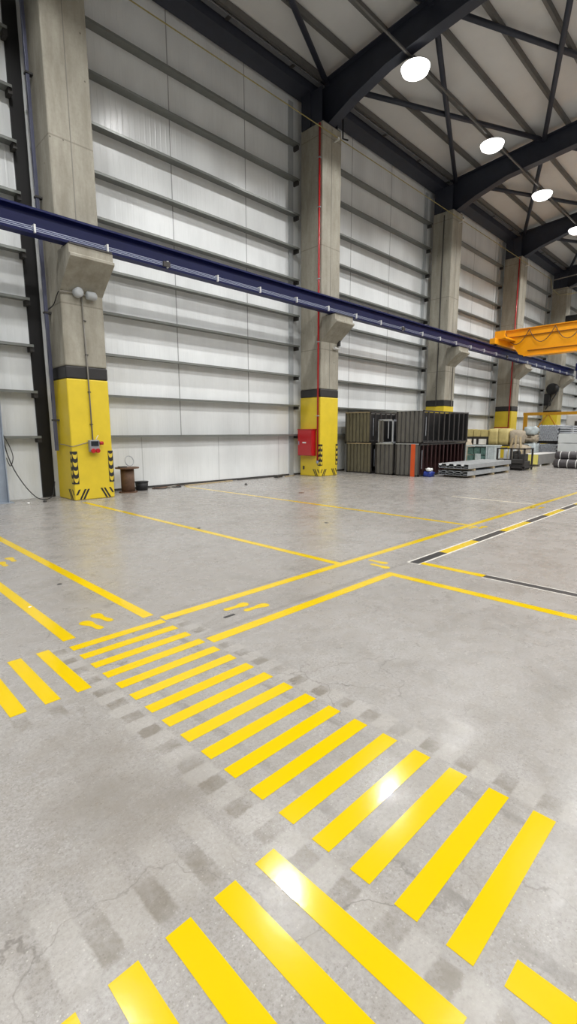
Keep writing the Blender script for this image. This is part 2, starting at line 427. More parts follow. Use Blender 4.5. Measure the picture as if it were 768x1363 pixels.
# ------------------------------------------------------------------ columns
def arc_mark(mb, c, axis_u, n, w, h):
    """a thick crescent (U mark) lying on a face. c: lower centre, axis_u: unit vec along the face, n: outward"""
    c = V(c); u = V(axis_u); n = V(n); z = V((0, 0, 1)); k = 7; base = len(mb.v)
    outer = []; inner = []
    for i in range(k+1):
        t = math.pi + math.pi*i/k
        outer.append((math.cos(t)*w/2, h*0.75 + math.sin(t)*h*0.75)); inner.append((math.cos(t)*w/2, h + math.sin(t)*h*0.3))
    for off in (0.0, 0.002):
        for p in outer + inner: mb.v.append(tuple(c + u*p[0] + z*p[1] + n*off))
    m = 2*(k+1)
    for i in range(k):
        mb.f.append((base+m+i, base+m+i+1, base+m+k+1+i+1, base+m+k+1+i))
        mb.f.append((base+i, base+i+1, base+m+i+1, base+m+i))
        mb.f.append((base+k+1+i, base+k+2+i, base+m+k+2+i, base+m+k+1+i))
def diag_bars(mb, c, u, n, dirn, cnt=3):
    c = V(c); u = V(u); n = V(n); z = V((0, 0, 1))
    for i in range(cnt):
        o = c + u*dirn*(0.0 + 0.085*i)
        L = 0.14 if i != 0 else 0.09
        lo = 0.10*(2-i)*0.9
        pts = [o + z*max(0.0, lo*0.3), o + u*dirn*0.05 + z*max(0.0, lo*0.3), o + u*dirn*(0.05-0.12)*-1 + z*(0.17+lo*0.3), o + u*dirn*(0.12) + z*(0.2+lo*0.3)]
        lo = 0.12 if i == 0 else 0.0
        pts = [o + z*lo, o + u*dirn*0.05 + z*lo, o + u*dirn*(0.19-lo*.5) + z*0.26, o + u*dirn*(0.14-lo*.5) + z*0.26]
        b = len(mb.v)
        for off in (0.0, 0.002): mb.v += [tuple(p + n*off) for p in pts]
        mb.f += [(b+4, b+5, b+6, b+7), (b, b+1, b+5, b+4), (b+1, b+2, b+6, b+5), (b+2, b+3, b+7, b+6), (b+3, b, b+4, b+7)]

CLAB = ['concrete column with yellow base nearest the camera, red switch box on it',
        'concrete column with red pipe and red hose cabinet on its side',
        'concrete column standing behind the tall stacked dark steel crates',
        'concrete column with red pipe behind the yellow wrapped boxes',
        'farthest concrete column, beside the end of the blue crane runway']
for i, x in enumerate(CX):
    x1 = x+CW; c = thing('concrete_column', CLAB[i], 'column', (x+CW/2, 12.92, 0), 'concrete columns along the panel wall')
    MB().box(x, x1, CY0, CY1, 3.32, 12.38).build('shaft', M['conc'], c, bevel=0.035)
    MB().box(x-.004, x1+.004, CY0-.004, CY1+.004, 3.02, 3.32).build('black_band', M['colblk'], c, bevel=0.03)
    MB().box(x-.004, x1+.004, CY0-.004, CY1+.004, 0, 3.02).build('painted_base', M['colyel'], c, bevel=0.03)
    k = MB().prism([(CY0, 5.9), (11.74, 5.9), (11.74, 5.72), (11.66, 5.69), (11.66, 5.63), (12.28, 5.16), (CY0, 5.04)], 0, x, x1)
    k.build('corbel', M['conc'], c, bevel=0.008)
    MB().box(x+.02, x1-.02, 11.72, 12.2, 5.9, 5.935).build('bearing_pad', M['clip'], c)
    # former seam on the front face
    MB().box(x+CW*.47, x+CW*.47+.02, CY0-.006, CY0+.01, 3.34, 12.3).build('joint_strip', M['conduit'], c)
    if i < 2:
        for side in (0, 1):
            xc = x if side == 0 else x1; sg = 1 if side == 0 else -1
            fn = V((0, -1, 0)); sn = V((-sg, 0, 0))
            xa, xb = sorted((xc-.008*sg, xc+.125*sg)); xs0, xs1 = sorted((xc-.0095*sg, xc-.004*sg))
            g = MB().box(xa, xb, CY0-.0095, CY0-.0040, 0.42, 1.24)
            g.box(xs0, xs1, CY0-.0095, CY0+.125, 0.42, 1.24)
            gd = g.build('corner_guard', M['colblk'], c)
            a = MB()
            for q in range(4):
                arc_mark(a, (xc+.058*sg, CY0-.0098, 0.45+q*0.2), (1, 0, 0), fn, 0.115, 0.15)
                arc_mark(a, (xc-.0098*sg, CY0+.058, 0.45+q*0.2), (0, 1, 0), sn, 0.115, 0.15)
            a.build('crescent_marks', M['jack'], gd)
            d = MB()
            diag_bars(d, (xc+.02*sg, CY0-.006, 0.02), (1, 0, 0), fn, sg)
            diag_bars(d, (xc-.006*sg, CY0+.02, 0.02), (0, 1, 0), sn, 1)
            d.build('hazard_bars', M['colblk'], c)

# ------------------------------------------------------------------ girts
GZ = [1.60, 2.74, 3.88, 5.0, 6.12, 7.42, 8.54, 9.70, 10.90, 12.08]
GZ = [(z-1.7)*13.45/13.6+1.7 for z in GZ]
bays = [(-9.0, 4.42, 'left of the nearest column'), (CX[0]+CW+.03, CX[1]-.06, 'between the nearest and second columns'),
        (CX[1]+CW+.03, CX[2]-.06, 'between the second and third columns'), (CX[2]+CW+.03, CX[3]-.06, 'between the third and fourth columns'),
        (CX[3]+CW+.03, CX[4]-.06, 'between the fourth and fifth columns'), (CX[4]+CW+.03, XB, 'beyond the farthest column')]
for bi, (xa, xb, bl) in enumerate(bays):
    first = None
    for k, z in enumerate(GZ):
        lab = 'grey steel wall girt, %s from the floor, %s' % (ORD[k], bl)
        if first is None:
            t = thing('wall_girt', lab, 'beam', ((xa+xb)/2, 13.6, z), 'horizontal steel girts on the panel wall')
            MB().box(xa, xb, 13.45, 13.75, z-.008, z).build('web', M['girt'], t)
            MB().box(xa, xb, 13.443, 13.452, z-.035, z+.028).build('front_flange', M['girt'], t)
            for ce in ((xb-.07, xb+.02),):
                MB().box(ce[0], ce[1], 13.5, 13.74, z-.14, z-.009).build('clip', M['clip'], t)
            first = t; z0 = z
        else: dup(first, (0, 0, z-z0), lab)

# ------------------------------------------------------------------ steelwork left of the nearest column
tag(MB().box(4.42, 4.74, 13.70, 13.745, 0, 13.4).build('flashing_strip', M['black']), 'black vertical strip on wall just left of the nearest column', 'trim')
dp = thing('square_downpipe', 'bluish grey square pipe running up the left side of nearest column', 'pipe', (4.66, 13.1, 1.3))
MB().box(4.62, 4.69, 13.05, 13.14, 1.25, 13.3).build('pipe', M['bluegrey'], dp, bevel=0.006)
for z in (2.0, 4.6, 7.2, 9.8): MB().box(4.60, 4.76, 13.03, 13.16, z, z+.04).build('bracket', M['clip'], dp)
ps = thing('steel_post', 'pale blue steel post standing at the left edge by the wall', 'post', (3.36, 13.3, 0))
MB().box(3.22, 3.24, 13.2, 13.4, 0, 12).box(3.46, 3.48, 13.2, 13.4, 0, 12).box(3.24, 3.46, 13.29, 13.31, 0, 12).build('profile', M['postgrey'], ps)
MB().box(3.14, 3.56, 13.12, 13.44, 0, .02).build('base_plate', M['postgrey'], ps)
tag(MB().box(2.7, 3.12, 13.0, 13.2, 0, 1.1).build('blue_panel', M['blue'], bevel=.01), 'dark blue board leaning upright at the far left edge', 'board')
pts = [(3.5, 13.36, 1.62), (3.55, 13.3, 1.2), (3.66, 13.25, .8), (3.85, 13.2, .4), (4.05, 13.15, .12), (4.2, 13.1, .03), (4.38, 13.1, .04), (4.5, 13.15, .15), (4.58, 13.22, .45)]
def smooth_path(p, n=6):
    p = [V(q) for q in p]; out = []
    for i in range(len(p)-1):
        a = p[max(i-1, 0)]; b = p[i]; c = p[i+1]; d = p[min(i+2, len(p)-1)]
        for k in range(n):
            t = k/n; out.append(0.5*((2*b)+(-a+c)*t+(2*a-5*b+4*c-d)*t*t+(-a+3*b-3*c+d)*t**3))
    out.append(p[-1]); return out
tag(MB().tube(smooth_path(pts), .012, 6).build('hanging_cable', M['rubber'], smooth=True), 'thin dark cable hanging in a loop near the floor left of nearest column', 'cable')
pts = [(3.5, 13.3, 1.66), (3.62, 13.28, 1.35), (3.66, 13.26, 1.1), (3.58, 13.25, .9), (3.52, 13.28, 1.1)]
tag(MB().tube(smooth_path(pts), .010, 6).build('hanging_cable', M['rubber'], smooth=True), 'short dark cable loop beside the pale blue post', 'cable')

# ------------------------------------------------------------------ blue crane runway
ra = thing('crane_runway_beam', 'long navy blue crane runway beam carried by the column corbels', 'beam', (18, 11.96, 5.935))
MB().box(-9, 43.6, 11.84, 12.08, 5.935, 5.96).build('bottom_flange', M['blue'], ra)
MB().box(-9, 43.6, 11.955, 11.97, 5.96, 6.42).build('web', M['blue'], ra)
MB().box(-9, 43.6, 11.82, 12.10, 6.42, 6.445).build('top_flange', M['blue'], ra)
MB().box(-9, 43.6, 11.93, 11.99, 6.445, 6.51).build('crane_rail', M['blue'], ra)
cr = thing('conductor_rail', 'thin pale conductor rails with white hangers along the blue beam', 'rail', (18, 11.78, 5.98))
for k in range(3):
    MB().box(-9, 43.4, 11.80-.0, 11.815, 5.985+k*.035, 5.998+k*.035).build('rail', M['rail'], cr)
x = -2.4; proto = None
while x < 43:
    if proto is None:
        h = MB().box(x, x+.035, 11.785, 11.84, 5.95, 6.12).box(x, x+.03, 11.8, 11.96, 6.09, 6.12).build('hanger', M['white'], cr); proto = h; xp = x
    else:
        h = proto.copy(); COL.objects.link(h); h.parent = cr; h.location = proto.location + V((x-xp, 0, 0))
    x += 1.62
for xx in (7.2, 18.6, 29.8):
    MB().box(xx, xx+.2, 11.77, 11.83, 5.97, 6.09).build('feed_clamp', M['clip'], cr)

# ------------------------------------------------------------------ roof steel
rx = [x+.52 for x in CX] + [-4.7]
RL = ['dark steel roof rafter above the nearest column', 'dark steel roof rafter above the second column with red pipe',
      'dark steel roof rafter above the third column behind the crates', 'dark steel roof rafter above the fourth column',
      'dark steel roof rafter above the farthest column', 'dark steel roof rafter behind the camera']
def rtop(y): return 13.87 + 0.08*(12.4-y)
for i, x in enumerate(rx):
    t = thing('roof_rafter', RL[i], 'beam', (x, 12.9, 12.38), 'dark steel roof rafters')
    bot = [(13.42, 12.4), (12.5, 12.42), (11.45, 12.82), (10.1, 13.18), (7.2, 13.45), (-1.1, 14.1)]
    top = [(-1.1, rtop(-1.1)), (13.42, rtop(13.42))]
    MB().prism(bot+top, 0, x-.012, x+.012).build('web', M['raft'], t)
    w = .19
    fl = MB()
    for (a, b) in zip(bot[:-1], bot[1:]):
        fl.prism([(a[0], a[1]), (b[0], b[1]), (b[0], b[1]-.03), (a[0], a[1]-.03)], 0, x-w, x+w)
    fl.build('bottom_flange', M['raft'], t)
    MB().prism([top[0], top[1], (top[1][0], top[1][1]+.02), (top[0][0], top[0][1]+.02)], 0, x-w, x+w).build('top_flange', M['raft'], t)
    # knee: stub column on the concrete
    MB().box(x-.50, x+.46, 13.0, 13.44, 12.4, rtop(13.2)-.05).box(x-.46, x-.44, 12.5, 13.1, 12.4, 13.5).box(x+.40, x+.42, 12.5, 13.1, 12.4, 13.5).build('knee_stub', M['raft'], t)
    MB().box(x-.48, x+.48, 12.42, 13.44, 12.36, 12.4).build('bearing_plate', M['raft'], t)
pn = ['eaves', 'first', 'second', 'third', 'fourth', 'fifth', 'sixth', 'seventh', 'eighth', 'ninth']
firstp = None
for k in range(10):
    y = 12.75 - 1.27*k; z = rtop(y)+.02
    lab = ('grey roof purlin next to the eaves beam' if k == 0 else 'grey roof purlin, %s one in from the eaves purlin' % pn[k])
    if firstp is None:
        firstp = tag(MB().box(XA, XB, y-.035, y-.028, z, z+.215).box(XA, XB, y-.035, y+.065, z, z+.008).box(XA, XB, y-.035, y+.065, z+.207, z+.215).build('roof_purlin', M['purl']), lab, 'beam', 'roof purlins along the hall'); y0, z0 = y, z
    else: dup(firstp, (0, y-y0, z-z0), lab)
eb = thing('eaves_beam', 'dark box shaped eaves beam running along top of the panel wall', 'beam', (18, 13.2, 13.5))
MB().box(XA, XB, 12.98, 13.62, 13.5, 13.53).box(XA, XB, 12.98, 13.0, 13.53, 13.86).box(XA, XB, 13.6, 13.62, 13.53, 13.86).build('beam', M['raft'], eb)
ct = thing('cable_tray', 'grey cable tray running along front of the dark eaves beam', 'tray', (18, 12.8, 13.8))
MB().box(XA, XB, 12.78, 12.93, 13.74, 13.75).box(XA, XB, 12.775, 12.785, 13.74, 13.80).box(XA, XB, 12.925, 12.935, 13.74, 13.80).build('tray', M['tray'], ct)
for k in range(24):
    MB().box(XA+2.7*k, XA+2.7*k+.12, 12.76, 12.95, 13.725, 13.74).build('splice', M['clip'], ct)
# cross bracing
def brace(p, q, lab):
    p = V(p); q = V(q); d = (q-p).normalized()
    t = thing('roof_brace', lab, 'brace', (p+q)/2, 'diagonal roof braces between rafters')
    MB().tube([p+d*.25, q-d*.25], .092, 10).build('rod', M['raft'], t, smooth=True)
    MB().bar(p+d*.02, p+d*.45, .16, .015).bar(q-d*.45, q-d*.02, .16, .015).build('gusset', M['raft'], t)
ny = [12.55, 8.6, 4.6]
def nz(y): return rtop(y) - .08
bays_r = [(rx[5], rx[0], 'before the nearest rafter'), (rx[0], rx[1], 'between the nearest and second rafters'), (rx[1], rx[2], 'between the second and third rafters'),
          (rx[2], rx[3], 'between the third and fourth rafters'), (rx[3], rx[4], 'between the fourth and fifth rafters')]
for (xa, xb, bl) in bays_r:
    for j in range(2):
        w = 'wall panel' if j == 0 else 'inner panel'
        brace((xa+.1, ny[j], nz(ny[j])), (xb-.1, ny[j+1], nz(ny[j+1])), 'dark brace leaving the wall side, %s, %s' % (bl, w))
        brace((xa+.1, ny[j+1], nz(ny[j+1])-.12), (xb-.1, ny[j], nz(ny[j])-.12), 'dark brace nearing the wall side, %s, %s' % (bl, w))

# ------------------------------------------------------------------ lamps
LAMP_Z = 13.0
tb = thing('lighting_busbar', 'slim grey busbar carrying the row of high bay lamps nearest wall', 'rail', (18, 9.39, 13.12))
MB().box(XA+1, 48, 9.36, 9.42, 13.15, 13.20).build('busbar', M['purl'], tb)
def make_lamp(x, y, lab):
    t = thing('high_bay_lamp', lab, 'lamp', (x, y, LAMP_Z-.15), 'round high bay lamps under the roof')
    MB().lathe((x, y, LAMP_Z+.04), [(.12, 0), (.18, .02), (.18, .08), (.05, .10)], 20).build('driver_housing', M['alu'], t, smooth=True)
    MB().tube([(x, y, LAMP_Z+.13), (x, y, 13.15)], .012, 6).build('hanger', M['alu'], t)
    MB().lathe((x, y, LAMP_Z), [(.45, 0), (.46, .012), (.34, .03), (.15, .045)], 28).build('reflector', M['alu'], t, smooth=True)
    MB().lathe((x, y, LAMP_Z-.24), [(.12, 0), (.28, .03), (.40, .11), (.45, .238)], 28).build('diffuser', M['lens'], t, smooth=True)
    return t
def lamp_light(x, y):
    kinds = (('lamp_light', WIDE_W, 134, 0.3), ('lamp_beam', BEAM_W, 104, 0.35)) if y > 9 else (('lamp_light', FAR_W, 152, 0.25),)
    for nm, e, sz, bl in kinds:
        l = bpy.data.lights.new(nm, 'SPOT'); l.energy = e; l.spot_size = math.radians(sz); l.spot_blend = bl
        l.shadow_soft_size = 0.16; l.color = (1.0, 0.995, 0.985)
        o = bpy.data.objects.new(nm, l); COL.objects.link(o); o.location = (x, y, LAMP_Z-.3)
WIDE_W = 620.0; BEAM_W = 330.0; FAR_W = 900.0
LX = [round(15.06+5.82*k, 2) for k in range(-4, 6)]
LLAB = {LX[4]: 'largest and nearest glowing high bay lamp in view, top centre', LX[5]: 'second glowing high bay lamp from the nearest one in view',
        LX[6]: 'third glowing high bay lamp from the nearest one in view', LX[7]: 'fourth glowing high bay lamp, cut by the right edge'}
proto = None
rows = [(9.39, 'in the row nearest the panel wall'), (3.0, 'in the second row from the panel wall'), (-3.7, 'in the third row from the panel wall'),
        (-10.4, 'in the fourth row from the panel wall')]
for ri, (y, rl) in enumerate(rows):
    for k, x in enumerate(LX):
        lab = LLAB.get(x) if ri == 0 and x in LLAB else 'glowing high bay lamp, %s from the back, %s' % (ORD[k], rl)
        if proto is None: proto = make_lamp(x, y, lab); px0, py0 = x, y
        else: dup(proto, (x-px0, y-py0, 0), lab)
        lamp_light(x, y)

# ------------------------------------------------------------------ pipes along the wall top
yp = thing('yellow_gas_pipe', 'thin yellow pipe running along wall in front of the column tops', 'pipe', (18, 12.22, 11.95))
MB().tube([(XA+.1, 12.22, 11.97), (37.6, 12.22, 11.97), (38.0, 12.22, 11.4), (39.6, 12.2, 11.3), (40.4, 4.0, 11.4)], .015, 8).build('pipe', M['ypipe'], yp, smooth=True)
for x in CX:
    MB().box(x+.62, x+.66, 12.18, 12.4, 11.90, 11.93).box(x+.60, x+.68, 12.19, 12.25, 11.93, 11.99).build('bracket', M['white'], yp)
for x in CX:
    t = thing('pipe_hanger', 'black hooked hanger rod below the eaves beam right of %s column' % COLNAME[CX.index(x)], 'hanger', (x+1.9, 12.95, 12.6), 'black hanger rods under the eaves beam')
    MB().tube([(x+1.9, 13.05, 13.5), (x+1.9, 13.05, 12.75), (x+1.9, 12.8, 12.6)], .03, 8).build('rod', M['black'], t)
    MB().tube([(x+.95, 12.6, 13.4), (x+.95, 12.6, 12.55)], .03, 8).build('strut', M['black'], t)
t = thing('grey_conduit_run', 'thin grey pipes crossing below the roof beyond the fourth column', 'pipe', (38, 10, 11))
for (p, q) in (((38.4, 12.3, 12.1), (38.4, 4, 12.5)), ((39.4, 12.4, 11.6), (39.4, 4, 12.0))):
    MB().tube([p, q], .035, 8).build('pipe', M['conduit'], t)

# red risers
rp = thing('red_sprinkler_pipe', 'red fire pipe running up the side of the second column', 'pipe', (14.05, 12.52, .55))
MB().tube([(14.055, 12.50, .62), (14.055, 12.50, 12.3)], .034, 10).build('pipe', M['red'], rp, smooth=True)
for z in (2.3, 5.0, 7.2, 9.6, 11.2): MB().box(14.01, 14.098, 12.45, 12.55, z, z+.03).build('bracket', M['galv'], rp)
MB().lathe((14.055, 12.50, .52), [(.05, 0), (.05, .1)], 12).build('end_valve', M['rail'], rp)
rp = thing('red_sprinkler_pipe', 'red fire pipe running up the side of the fourth column', 'pipe', (32.67, 12.9, 1.9))
MB().tube([(32.66, 12.52, 1.95), (32.66, 12.52, 12.3)], .036, 10).build('pipe', M['red'], rp, smooth=True)
MB().tube([(32.66, 12.52, 1.97), (32.66, 13.4, 1.97)], .036, 10).build('elbow_run', M['red'], rp, smooth=True)
hc = thing('fire_hose_cabinet', 'red fire hose cabinet mounted on side of the second column', 'cabinet', (13.96, 12.9, .78))
MB().box(13.86, 14.094, 12.60, 13.36, .80, 1.80).build('body', M['red'], hc, bevel=.01)
d = MB().box(13.835, 13.86, 12.62, 13.34, .82, 1.78).build('door', M['red'], hc, bevel=.008)
MB().box(13.825, 13.836, 12.9, 13.08, 1.28, 1.33).build('label_plate', M['white'], d)
MB().box(13.82, 13.836, 13.26, 13.30, 1.22, 1.36).build('handle', M['rail'], d)
MB().box(13.84, 14.094, 12.58, 13.38, 1.80, 1.825).build('top_cap', M['red'], hc)
# hidden socket low on second column
tag(MB().box(14.06, 14.095, 13.22, 13.28, .25, .38).build('floor_socket', M['clip'], bevel=.004), 'tiny dark outlet low on the side of second column', 'socket')

# ------------------------------------------------------------------ switch box, conduit, sirens on nearest column
sb = thing('switch_box', 'grey electrical socket box with red outlets on nearest yellow column', 'switch box', (5.30, 12.33, 1.14))
MB().box(5.17, 5.42, 12.27, 12.395, 1.22, 1.52).build('body', M['meshgrey'], sb, bevel=.015)
MB().box(5.20, 5.39, 12.26, 12.27, 1.37, 1.49).build('window', M['glass'], sb)
for sx in (5.235, 5.355): MB().lathe((sx, 12.22, 1.25), [(.052, 0), (.058, .015), (.055, .06)], 16, 'y').build('red_outlet', M['red'], sb, smooth=True)
MB().lathe((5.43, 12.30, 1.44), [(.045, 0), (.045, .09)], 14, 'x').build('side_outlet', M['red'], sb, smooth=True)
MB().tube(smooth_path([(5.35, 12.33, 1.52), (5.37, 12.3, 1.58), (5.41, 12.3, 1.64)]), .008, 6).build('cable_stub', M['white'], sb)
cv = thing('cable_conduit', 'thin grey conduit running up the front of the nearest column', 'conduit', (5.3, 12.38, 1.52))
MB().tube([(5.29, 12.37, 1.52), (5.28, 12.37, 3.3), (5.25, 12.37, 5.0)], .018, 8).build('pipe', M['conduit'], cv, smooth=True)
for z in (1.9, 2.7, 3.6, 4.4): MB().box(5.25, 5.32, 12.35, 12.396, z, z+.02).build('clip', M['clip'], cv)
tag(MB().tube(smooth_path([(5.17, 12.37, 1.46), (5.0, 12.37, 1.42), (4.85, 12.375, 1.38), (4.74, 12.39, 1.37), (4.73, 12.7, 1.40), (4.70, 13.0, 1.42)]), .01, 6).build('sagging_wire', M['conduit'], smooth=True),
    'thin sagging wire crossing the yellow base of nearest column', 'wire')
sn = thing('siren_pair', 'pair of round pale beacon heads under the nearest corbel', 'siren', (5.2, 12.25, 5.0))
MB().lathe((5.13, 12.18, 5.02), [(.05, 0), (.11, .02), (.11, .16), (.09, .2)], 20, 'y').build('beacon_head', M['trim'], sn, smooth=True)
MB().lathe((5.33, 12.28, 5.0), [(.05, 0), (.095, .02), (.095, .22), (.06, .25)], 20, 'x').build('speaker_head', M['trim'], sn, smooth=True)
MB().tube([(4.72, 12.35, 5.0), (5.1, 12.36, 5.02), (5.35, 12.38, 5.0)], .018, 8).build('arm', M['conduit'], sn)
MB().tube(smooth_path([(4.70, 13.1, 4.7), (4.70, 12.7, 4.75), (4.71, 12.38, 4.98), (4.8, 12.36, 5.0)]), .012, 6).build('cable', M['rubber'], sn)
t = thing('wall_speaker', 'small pale horn under the corbel of the second column', 'speaker', (14.9, 12.3, 4.9))
MB().lathe((14.75, 12.3, 4.85), [(.06, 0), (.035, .1), (.03, .32)], 14, 'x').build('horn', M['white'], t, smooth=True)
MB().box(15.02, 15.1, 12.28, 12.396, 4.95, 5.15).build('bracket', M['clip'], t)
t = thing('grey_conduit_run', 'thin grey conduits running down the third column to its base', 'conduit', (23.7, 12.4, 3))
MB().tube([(23.69, 12.85, 3.0), (23.69, 12.85, 12.2)], .025, 6).build('pipe', M['clip'], t)
MB().tube([(24.45, 12.37, 3.0), (24.45, 12.37, 5.0)], .025, 6).build('pipe', M['conduit'], t)

# ------------------------------------------------------------------ things by the wall base
sp = thing('cable_drum', 'rusty brown cable drum standing right of the nearest column', 'cable drum', (6.62, 13.15, 0))
MB().lathe((6.55, 13.12, .03), [(.19, 0), (.19, .66)], 20).build('core', M['wooddk'], sp, smooth=True)
MB().lathe((6.55, 13.12, .69), [(.33, 0), (.33, .035)], 24).build('top_flange', M['wooddk'], sp)
MB().lathe((6.55, 13.12, 0), [(.26, 0), (.26, .03)], 24).build('bottom_flange', M['wooddk'], sp)
cp = [(6.62+.13*math.cos(a), 13.1+.03*math.sin(a), .90+.14*math.sin(a)) for a in [i*2*math.pi/18 for i in range(19)]]
tag(MB().tube(cp, .013, 6, caps=False).build('wire_coil', M['galvd'], smooth=True), 'loop of grey wire standing on top of the cable drum', 'wire')
tag(MB().box(6.28, 6.5, 13.0, 13.15, .725, .76).build('tool_offcut', M['clip'], bevel=.01), 'dark flat scrap lying on the cable drum top', 'scrap')
t = thing('black_tub', 'low black bucket on the floor beside the cable drum', 'bucket', (7.12, 13.4, 0))
MB().lathe((7.1, 13.35, 0), [(.17, 0), (.19, .24), (.17, .24), (.15, .05)], 20).build('tub', M['rubber'], t, smooth=True)
MB().lathe((7.1, 13.35, .235), [(.20, 0), (.20, .03)], 20).build('rim', M['rubber'], t)
deb = [((7.45, 13.35), (8.5, 13.55), .05, .03, 'wooddk', 'dark thin plank lying closest to the black bucket'),
       ((7.6, 13.5), (8.9, 13.62), .04, .05, 'clip', 'dark metal bar lying against the wall base'),
       ((8.6, 13.35), (10.7, 13.55), .07, .03, 'wood', 'long pale timber batten lying along the wall base'),
       ((7.9, 13.2), (8.35, 13.5), .10, .04, 'conduit', 'short grey offcut lying crosswise by the wall'),
       ((11.0, 13.6), (13.1, 13.66), .04, .04, 'clip', 'thin dark bar along the wall base left of hose cabinet'),
       ((12.6, 13.3), (13.0, 13.45), .16, .09, 'clip', 'small dark block on the floor left of the hose cabinet'),
       ((13.1, 13.3), (13.8, 13.5), .05, .03, 'wood', 'short pale batten on floor under the hose cabinet')]
for (a, b, w, h, mm, lab) in deb:
    tag(MB().bar((*a, h/2), (*b, h/2), w, h).build('scrap_piece', M[mm]), lab, 'scrap', 'scraps along the wall base')
tag(MB().tube(smooth_path([(7.45, 13.3, .012), (7.7, 13.1, .012), (8.0, 13.3, .012), (8.3, 13.15, .012), (8.4, 13.4, .012), (7.9, 13.45, .012)]), .012, 6).build('loose_cable', M['rubber'], smooth=True), 'loose dark cable tangled on the floor by the wall', 'cable')
peb = [((4.15, 12.75), .05, 'clip', 'small dark lump on floor left of the nearest column'), ((3.75, 12.7), .04, 'white', 'small white crumb on floor by the pale blue post'),
       ((10.2, 12.2), .05, 'clip', 'dark scrap on the floor in front of the pale batten')]
for (c, r, mm, lab) in peb:
    tag(MB().lathe((c[0], c[1], 0), [(r*.8, 0), (r, r*.4), (r*.5, r)], 7).build('floor_crumb', M[mm]), lab, 'debris')

# ------------------------------------------------------------------ floor markings
T = .0015
def strip(name, x0, x1, y0, y1, m, lab, cat='floor line', group=None, z=T):
    o = MB().box(x0, x1, y0, y1, 0.0002, z).build(name, M[m]); return tag(o, lab, cat, group)
first = None
for k in range(17):
    yt = 3.842 - .2028*k
    if k == 0: lab = 'yellow zebra bar, first and farthest of the long crossing'
    elif k == 16: lab = 'yellow zebra bar, last and nearest of the long crossing, lower right'
    else: lab = 'yellow zebra bar, %s from the far end of the long crossing' % ORD[k]
    if first is None:
        first = strip('zebra_bar', 1.337, 2.165, yt-.094, yt, 'tape', lab, 'crosswalk bar', 'yellow bars of the long crossing'); y0 = yt
    else: dup(first, (0, yt-y0, 0), lab)
g2 = 'yellow bars of the side crossing'
first = None
for k in range(5):
    x0 = 1.088 - .2022*k
    lab = 'yellow zebra bar at bottom of picture, %s from the long crossing' % ORD[k]
    if first is None: first = strip('zebra_bar', x0, x0+.102, .455, 1.285, 'tape', lab, 'crosswalk bar', g2); xx = x0
    else: dup(first, (x0-xx, 0, 0), lab)
first = None
for k in range(4):
    x0 = 1.108 - .2022*k
    lab = 'yellow zebra bar at left edge, %s from the long crossing' % ORD[k]
    if first is None: first = strip('zebra_bar', x0, x0+.095, 3.095, 3.905, 'tape', lab, 'crosswalk bar', g2); xx = x0
    else: dup(first, (x0-xx, 0, 0), lab)
strip('floor_line', 2.065, 2.172, 3.985, 11.9, 'tape', 'yellow floor line left of the pillar bay, farther edge of footprint walkway')
strip('floor_line', 1.345, 1.447, 3.985, 11.9, 'tape', 'yellow floor line at left edge, nearer edge of footprint walkway')
strip('floor_line', 2.185, 44.0, 3.79, 3.9, 'tape', 'longest yellow floor line, running to the right edge of picture')
strip('floor_line', 2.21, 4.83, 3.085, 3.2, 'tape', 'yellow floor line bounding near side of the main walkway')
strip('floor_line', 4.83, 4.945, -2.0, 3.2, 'tape', 'yellow floor line turning off toward the right edge of picture')
strip('floor_line', 4.75, 4.86, 3.9, 12.0, 'tape', 'yellow floor line starting at the foot of the nearest column')
strip('floor_line', 8.5, 8.61, 3.9, 13.2, 'tape', 'yellow floor line from the wall, parallel behind the column line')
strip('floor_line', 12.12, 12.18, 3.9, 6.0, 'tape_w', 'faint pale floor line joining the longest yellow line')
strip('floor_line', 1.35, 1.46, -2.6, .41, 'tape', 'yellow floor line cut by the bottom right corner')
strip('floor_line', 2.07, 2.17, -2.6, .36, 'tape', 'yellow floor line outside lower right, pair of the corner line')
xs = [5.52, 6.32, 7.37, 8.45, 9.64, 10.66, 11.74, 12.8, 13.85, 14.9, 15.95, 17.0, 18.05, 19.1]
ya, yb = 3.14, 3.27
strip('tape_border', xs[0]-.02, xs[-1]+.02, ya-.03, yb+.03, 'tape_b', 'pale border strip under the black and yellow dashes', z=.0008)
for k in range(len(xs)-1):
    bk = k % 2 == 0
    lab = '%s dash, %s of the black and yellow line' % ('black' if bk else 'yellow', ORD[k])
    strip('floor_dash', xs[k], xs[k+1], ya, yb, 'tape_k' if bk else 'tape', lab, 'floor dash', 'black and yellow dashed line')
strip('floor_line', 5.54, 5.65, 2.3, 3.13, 'tape', 'short yellow floor line at start of the dashed line')
strip('tape_border', 5.52, 5.67, -2.0, 2.3, 'tape_b', 'pale border strip under the long black floor line', z=.0008)
strip('floor_line', 5.54, 5.65, -2.0, 2.3, 'tape_k', 'long black floor line running to the right edge')

